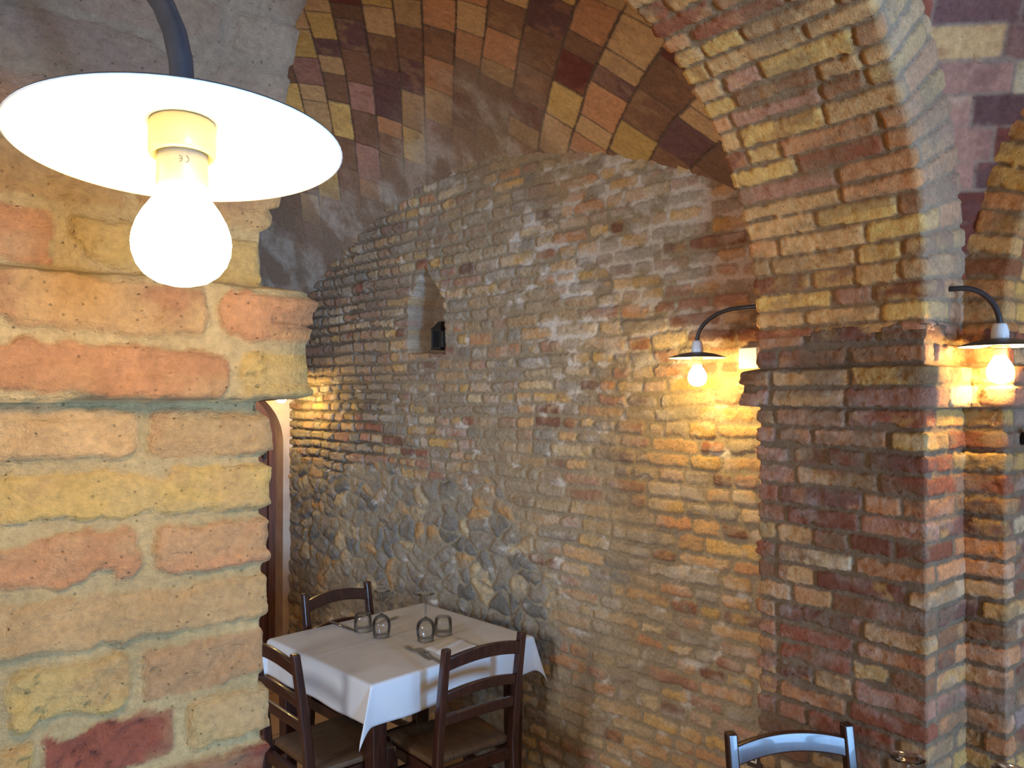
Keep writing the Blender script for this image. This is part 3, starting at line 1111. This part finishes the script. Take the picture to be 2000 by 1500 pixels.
    for (a, b) in (((-0.165, 0.132, 0.30), (0.165, 0.132, 0.30)), ((-0.16, -0.202, 0.24), (0.16, -0.202, 0.24))):
        bm = bmesh.new()
        bar(bm, a, b, 0.018, 0.032)
        obj('stretcher', bm, M_wood, o, bevel=0.003)
    for sx in (-1, 1):
        for z in (0.15, 0.27):
            bm = bmesh.new()
            bar(bm, (sx * 0.173, -0.19, z), (sx * 0.182, 0.12, z), 0.018, 0.03)
            obj('stretcher', bm, M_wood, o, bevel=0.003)
    return o


def seat_at(o, pa, pb, face, label):
    """place a chair so that the tops of its back posts stand at pa and pb, facing the side given"""
    c = Vector(((pa[0] + pb[0]) / 2, (pa[1] + pb[1]) / 2))
    d = Vector((pb[0] - pa[0], pb[1] - pa[1])).normalized()
    n = Vector((-d.y, d.x))
    if n.dot(Vector(face)) < 0:
        n = -n
    rz = math.atan2(n.y, n.x) - PI / 2
    base = c + n * (0.19 + 0.06)
    o.location = (base.x, base.y, 0)
    o.rotation_euler = (0, 0, rz)
    tag(o, label, 'chair', 'dark wooden tavern chairs')


chair = make_chair()
PT = 0.885
a, b = at_z(869, 1266, PT), at_z(1022, 1231, PT)
seat_at(chair, a, b, (0, 1), 'dark wooden chair with its back towards us, nearest long side of the white table')
c2 = copy_tree(chair)
a = at_z(588, 1273, PT) + Vector((-0.02, 0, 0))
seat_at(c2, a, (a.x - 0.02, a.y + 0.344), (1, 0), 'dark wooden chair half hidden by the near pillar, left of the table')
c3 = copy_tree(chair)
a, b = at_z(605, 1161, PT) + Vector((0, 0.04, 0)), at_z(724, 1137, PT) + Vector((0, 0.04, 0))
seat_at(c3, a, b, (0, -1), 'dark wooden chair on the far side of the white table by the arched doorway')
c4 = copy_tree(chair)
a, b = at_z(1422, 1426, PT), at_z(1652, 1408, PT)
seat_at(c4, a, b, (-0.5, -0.8), 'dark wooden chair in the lower right, its top rail shining blue before the pier')


# ------------------------------------------------------------------ tables and cloths
def table(name, c, rz, lx, ly, label):
    o = empty(name, (c[0], c[1], 0), rz)
    tag(o, label, 'table')
    bm = bmesh.new()
    box(bm, (0, 0, TABLE_Z - 0.004 - 0.015), (lx - 0.012, ly - 0.012, 0.03))
    obj('tabletop', bm, M_wood, o, bevel=0.004)
    bm = bmesh.new()
    for sx in (-1, 1):
        box(bm, (sx * (lx / 2 - 0.06), 0, TABLE_Z - 0.075), (0.022, ly - 0.16, 0.08))
        box(bm, (0, sx * (ly / 2 - 0.06), TABLE_Z - 0.075), (lx - 0.16, 0.022, 0.08))
    obj('apron', bm, M_wood, o, bevel=0.003)
    for sx in (-1, 1):
        for sy in (-1, 1):
            bm = bmesh.new()
            box(bm, (sx * (lx / 2 - 0.055), sy * (ly / 2 - 0.055), (TABLE_Z - 0.034) / 2), (0.065, 0.065, TABLE_Z - 0.034), None, 0.8)
            obj('leg', bm, M_wood, o, bevel=0.005)
    return o


def tablecloth(c, rz, lx, ly, drop, label, seed):
    hx, hy = lx / 2 + 0.003, ly / 2 + 0.003
    n = 120
    a = np.linspace(-hx - drop, hx + drop, n)
    b = np.linspace(-hy - drop, hy + drop, n)
    A, B = np.meshgrid(a, b, indexing='ij')
    ox, oy = np.maximum(np.abs(A) - hx, 0), np.maximum(np.abs(B) - hy, 0)
    r = np.hypot(ox, oy)
    ph = np.arctan2(oy, ox)
    fold = np.where((ox > 0) & (oy > 0), np.sin(2 * ph) * r * 0.26, 0)
    bx, by = np.clip(A, -hx, hx), np.clip(B, -hy, hy)
    rad = 0.006
    arc = np.minimum(r / rad, PI / 2)
    outw = np.where(r > 0, rad * np.sin(arc), 0)
    down = np.where(r > 0, np.where(r < rad * PI / 2, rad * (1 - np.cos(arc)), rad + (r - rad * PI / 2)), 0)
    k = np.clip(r / drop, 0, 1.5)
    wave = k ** 1.5 * (0.010 * (fbm(A * 5, B * 5, seed, 2)) + 0.004 * np.sin(A * 23 + B * 19 + seed))
    ux, uy = np.where(r > 1e-9, ox / np.maximum(r, 1e-9), 0) * np.sign(A), np.where(r > 1e-9, oy / np.maximum(r, 1e-9), 0) * np.sign(B)
    X = bx + ux * (outw + wave) + np.sign(A) * fold * 0.97
    Y = by + uy * (outw + wave) + np.sign(B) * fold * 0.22
    Z = TABLE_Z - down
    Z = Z - 0.012 * k * 0 + 0.0012 * np.exp(-(A / 0.006) ** 2) * (r == 0) + 0.0010 * np.exp(-((B - 0.05) / 0.006) ** 2) * (r == 0)
    P3 = np.stack([X, Y, Z], -1)
    o = grid_mesh('tablecloth', P3, np.ones(P3.shape) * 0.8, M_cloth)
    o.location = (c[0], c[1], 0)
    o.rotation_euler = (0, 0, rz)
    sd = o.modifiers.new('thick', 'SOLIDIFY')
    sd.thickness = 0.0018
    sd.offset = -1
    return tag(o, label, 'tablecloth')


T1C, T1R = (1.785, 2.978), math.radians(5.6)
table('dining_table', T1C, T1R, 0.825, 0.755, 'dark wooden table set for two under a white cloth beside the rough brick wall')
tablecloth(T1C, T1R, 0.825, 0.755, 0.15, 'white cloth with hanging corners on the table by the back wall', 5)
T2C, T2R = (1.68, 0.68), math.radians(-28)
table('dining_table', T2C, T2R, 0.70, 0.70, 'table carrying the wine glasses at the lower right edge')
tablecloth(T2C, T2R, 0.70, 0.70, 0.14, 'white cloth beneath the wine glasses at the lower right edge', 9)


# ------------------------------------------------------------------ glasses
def wine_glass(label, p, group='upturned wine glasses'):
    o = empty('wine_glass', p)
    tag(o, label, 'glass', group)
    bm = bmesh.new()                              # bowl, mouth down
    out = [(0.0335, 0.0), (0.0365, 0.018), (0.0400, 0.040), (0.0405, 0.055), (0.0370, 0.072), (0.0280, 0.086), (0.0150, 0.095), (0.0055, 0.100), (0.0, 0.100)]
    inn = [(0.0, 0.0965), (0.013, 0.092), (0.0265, 0.0835), (0.0357, 0.0705), (0.0393, 0.0545), (0.0388, 0.0400), (0.0353, 0.018), (0.0325, 0.0)]
    lathe(bm, out + inn + [out[0]], 40)
    obj('bowl', bm, M_glass, o, smooth=True)
    bm = bmesh.new()
    lathe(bm, [(0.0, 0.0985), (0.0058, 0.0995), (0.0040, 0.110), (0.0034, 0.140), (0.0040, 0.178), (0.0060, 0.190), (0.0, 0.192)], 20)
    obj('stem', bm, M_glass_foot, o, smooth=True)
    bm = bmesh.new()
    lathe(bm, [(0.0, 0.1915), (0.006, 0.191), (0.018, 0.1955), (0.0375, 0.1985), (0.0385, 0.1995), (0.0375, 0.2005), (0.018, 0.2), (0.0, 0.199)], 48)
    obj('foot', bm, M_glass_foot, o, smooth=True)
    return o


def tumbler(label, p):
    bm = bmesh.new()
    out = [(0.0385, 0.0), (0.0395, 0.02), (0.0390, 0.05), (0.0370, 0.068), (0.0330, 0.0765), (0.0, 0.0775)]
    inn = [(0.0, 0.0705), (0.0320, 0.069), (0.0352, 0.062), (0.0373, 0.048), (0.0378, 0.02), (0.0368, 0.0)]
    lathe(bm, out + inn + [out[0]], 40)
    o = obj('water_tumbler', bm, M_glass, None, smooth=True)
    o.location = p
    return tag(o, label, 'glass', 'upturned water tumblers')


ZT = TABLE_Z + 0.002


def foot_at(x, y, h=0.1995):
    p_ = at_z(x, y, ZT + h)
    return (p_.x, p_.y, ZT)


g = wine_glass('wine glass upside down behind the left tumbler on the far table', foot_at(746, 1152))
for (x, y, lb) in ((832, 1158, 'wine glass upside down next to the right tumbler on the far table'),
                   (1768, 1476, 'wine glass foot standing highest in front of the pier, lower right'),
                   (1968, 1500, 'wine glass foot cut off by the right edge of the photograph'),
                   (1877, 1516, 'wine glass foot just showing between its two neighbours, lower right')):
    g2 = copy_tree(g)
    g2.location = foot_at(x, y)
    g2['label'] = lb
tp_ = on_table(710, 1231)
tumbler('water tumbler upside down beside the knife on the left of the far table', (tp_.x, tp_.y, ZT))
tp_ = on_table(866, 1238)
tumbler('water tumbler upside down on the right of the far table', (tp_.x, tp_.y, ZT))


# ------------------------------------------------------------------ cutlery and napkin
def strip(bm, stations, thick):
    """flat piece along +x: stations of (x, half width, z)"""
    rows = []
    for x, w, z in stations:
        rows.append([bm.verts.new((x, sy * w, z + dz)) for sy, dz in ((-1, 0), (1, 0), (1, thick), (-1, thick))])
    for a_, b_ in zip(rows[:-1], rows[1:]):
        for k in range(4):
            bm.faces.new((a_[k], a_[(k + 1) % 4], b_[(k + 1) % 4], b_[k]))
    bm.faces.new(rows[0][::-1])
    bm.faces.new(rows[-1])


def place_line(o, tip, end, z):
    a_, b_ = on_table(*end), on_table(*tip)
    o.location = (a_.x, a_.y, z)
    o.rotation_euler = (0, 0, math.atan2(b_.y - a_.y, b_.x - a_.x))


def fork(label, tip, end, z=ZT):
    bm = bmesh.new()
    strip(bm, [(0, 0.0085, 0.0), (0.03, 0.0095, 0.001), (0.07, 0.0055, 0.003), (0.11, 0.0035, 0.007), (0.128, 0.006, 0.009), (0.138, 0.0118, 0.006), (0.150, 0.0122, 0.003)], 0.0022)
    for i in range(4):
        y = -0.0102 + i * 0.0068
        bb = [(0.149, 0.003), (0.165, 0.0015), (0.185, 0.002), (0.200, 0.006)]
        rows = []
        for x, zq in bb:
            w = 0.0019 if x < 0.19 else 0.0012
            rows.append([bm.verts.new((x, y + sy * w, zq + dz)) for sy, dz in ((-1, 0), (1, 0), (1, 0.002), (-1, 0.002))])
        for a_, b_ in zip(rows[:-1], rows[1:]):
            for k in range(4):
                bm.faces.new((a_[k], a_[(k + 1) % 4], b_[(k + 1) % 4], b_[k]))
        bm.faces.new(rows[-1])
    o = obj('table_fork', bm, M_steel, None, bevel=0.0005)
    place_line(o, tip, end, z)
    return tag(o, label, 'fork', 'forks on the far table')


def knife(label, tip, end, z=ZT):
    o = empty('table_knife', (0, 0, 0))
    bm = bmesh.new()
    strip(bm, [(0, 0.0075, 0.0), (0.01, 0.009, 0.0), (0.06, 0.0085, 0.0), (0.095, 0.007, 0.0)], 0.006)
    obj('handle', bm, M_steel, o, bevel=0.002)
    bm = bmesh.new()
    strip(bm, [(0.095, 0.005, 0.002), (0.105, 0.0095, 0.002), (0.16, 0.0095, 0.002), (0.185, 0.008, 0.002), (0.205, 0.002, 0.002)], 0.0014)
    obj('blade', bm, M_steel, o, bevel=0.0004)
    place_line(o, tip, end, z)
    return tag(o, label, 'knife', 'knives on the far table')


knife('table knife lying left of the upturned tumbler, pointing at it', (706, 1236), (648, 1215))
fork('fork lying behind the upturned glasses on the far table', (779, 1205), (716, 1225))
fork('left one of two forks lying side by side near the napkin', (787, 1259), (842, 1288))
fork('right one of two forks lying side by side, next to the napkin', (808, 1260), (862, 1294))
knife('table knife beyond the napkin, half hidden by the chair back', (893, 1248), (948, 1268))

q4 = [on_table(*a_) for a_ in ((829, 1266), (888, 1244), (936, 1262), (880, 1288))]
n = 24
P3 = np.zeros((n + 1, n + 1, 3))
for i in range(n + 1):
    for j in range(n + 1):
        fu, fv = i / n, j / n
        v = (q4[0] * (1 - fu) + q4[1] * fu) * (1 - fv) + (q4[3] * (1 - fu) + q4[2] * fu) * fv
        e = min(fu, fv, 1 - fu, 1 - fv)
        z = ZT + 0.0005 + 0.009 * min(1, e / 0.12) ** 0.5 + 0.005 * math.exp(-((fv - 0.5 + 0.1 * fu) / 0.05) ** 2) * min(1, e / 0.1)
        P3[i, j] = (v.x, v.y, z)
nap = grid_mesh('napkin', P3, np.ones(P3.shape) * 0.8, M_cloth)
tag(nap, 'white folded napkin lying beside the forks on the far table', 'napkin')

# ------------------------------------------------------------------ lantern in the niche
sN, zN = wall_sz(857, 690)
lp = wall_pt(sN - 0.052, NP[0][1] + 0.012, -0.06)
lan = empty('lantern', lp, math.atan2(DIRW[1], DIRW[0]))
tag(lan, 'small black metal lantern with glass sides standing in the pointed wall niche', 'lantern')
bm = bmesh.new()
box(bm, (0, 0, 0.006), (0.082, 0.082, 0.012))
box(bm, (0, 0, 0.106), (0.082, 0.082, 0.008))
for sx in (-1, 1):
    for sy in (-1, 1):
        box(bm, (sx * 0.036, sy * 0.036, 0.056), (0.008, 0.008, 0.1))
obj('frame', bm, M_black, lan, bevel=0.0015)
bm = bmesh.new()
for sx in (-1, 1):
    box(bm, (sx * 0.036, 0, 0.056), (0.002, 0.064, 0.092))
    box(bm, (0, sx * 0.036, 0.056), (0.064, 0.002, 0.092))
obj('glass_pane', bm, M_pane, lan)
bm = bmesh.new()
v4 = [bm.verts.new((dx * 0.043, dy * 0.043, 0.110)) for dx, dy in ((-1, -1), (1, -1), (1, 1), (-1, 1))]
v5 = [bm.verts.new((dx * 0.012, dy * 0.012, 0.152)) for dx, dy in ((-1, -1), (1, -1), (1, 1), (-1, 1))]
for k in range(4):
    bm.faces.new((v4[k], v4[(k + 1) % 4], v5[(k + 1) % 4], v5[k]))
bm.faces.new(v5)
bm.faces.new(v4[::-1])
obj('roof', bm, M_black, lan, bevel=0.001)

# ------------------------------------------------------------------ small wall fittings
sB, zB = wall_sz(1474, 700)
jb = empty('junction_box', wall_pt(sB, zB, 0.0), math.atan2(DIRW[1], DIRW[0]))
tag(jb, 'white plastic junction box on the brick wall beside the lamp and the pier', 'junction box')
bm = bmesh.new()
box(bm, (0, -0.012, 0), (0.080, 0.064, 0.078))
obj('body', bm, M_ivory, jb, bevel=0.005, segs=3)
bm = bmesh.new()
box(bm, (0, -0.047, 0.004), (0.070, 0.006, 0.062))
obj('lid', bm, M_ivory, jb, bevel=0.002)

sB, zB = wall_sz(1478, 1467)
ws = empty('wall_socket', wall_pt(sB, zB, 0.0), math.atan2(DIRW[1], DIRW[0]))
tag(ws, 'small wall socket with a white insert seen under the blue shining chair rail', 'socket')
bm = bmesh.new()
box(bm, (0.0, -0.012, 0), (0.060, 0.036, 0.085))
obj('plate', bm, M_plug, ws, bevel=0.003)
bm = bmesh.new()
for x in (-0.010, 0.010):
    box(bm, (x, -0.032, 0), (0.005, 0.006, 0.044))
for z in (-0.020, 0.0, 0.020):
    box(bm, (0, -0.032, z), (0.022, 0.006, 0.005))
obj('insert', bm, M_ivory, ws)

kp = ray(1998, 857) * (0.852 - 0.012) / ray(1998, 857)[1]
bm = bmesh.new()
lathe(bm, [(0.0, 0.0), (0.018, 0.0), (0.018, 0.02), (0.0225, 0.024), (0.0225, 0.044), (0.018, 0.05), (0.0, 0.05)], 24)
kn = obj('wall_hook', bm, M_black, None, smooth=True)
kn.location = (kp[0] + 0.008, 0.852, EYE + kp[2])
kn.rotation_euler = (PI / 2, 0, 0)
tag(kn, 'black round iron hook on the brick pier at the right edge of the photograph', 'hook')
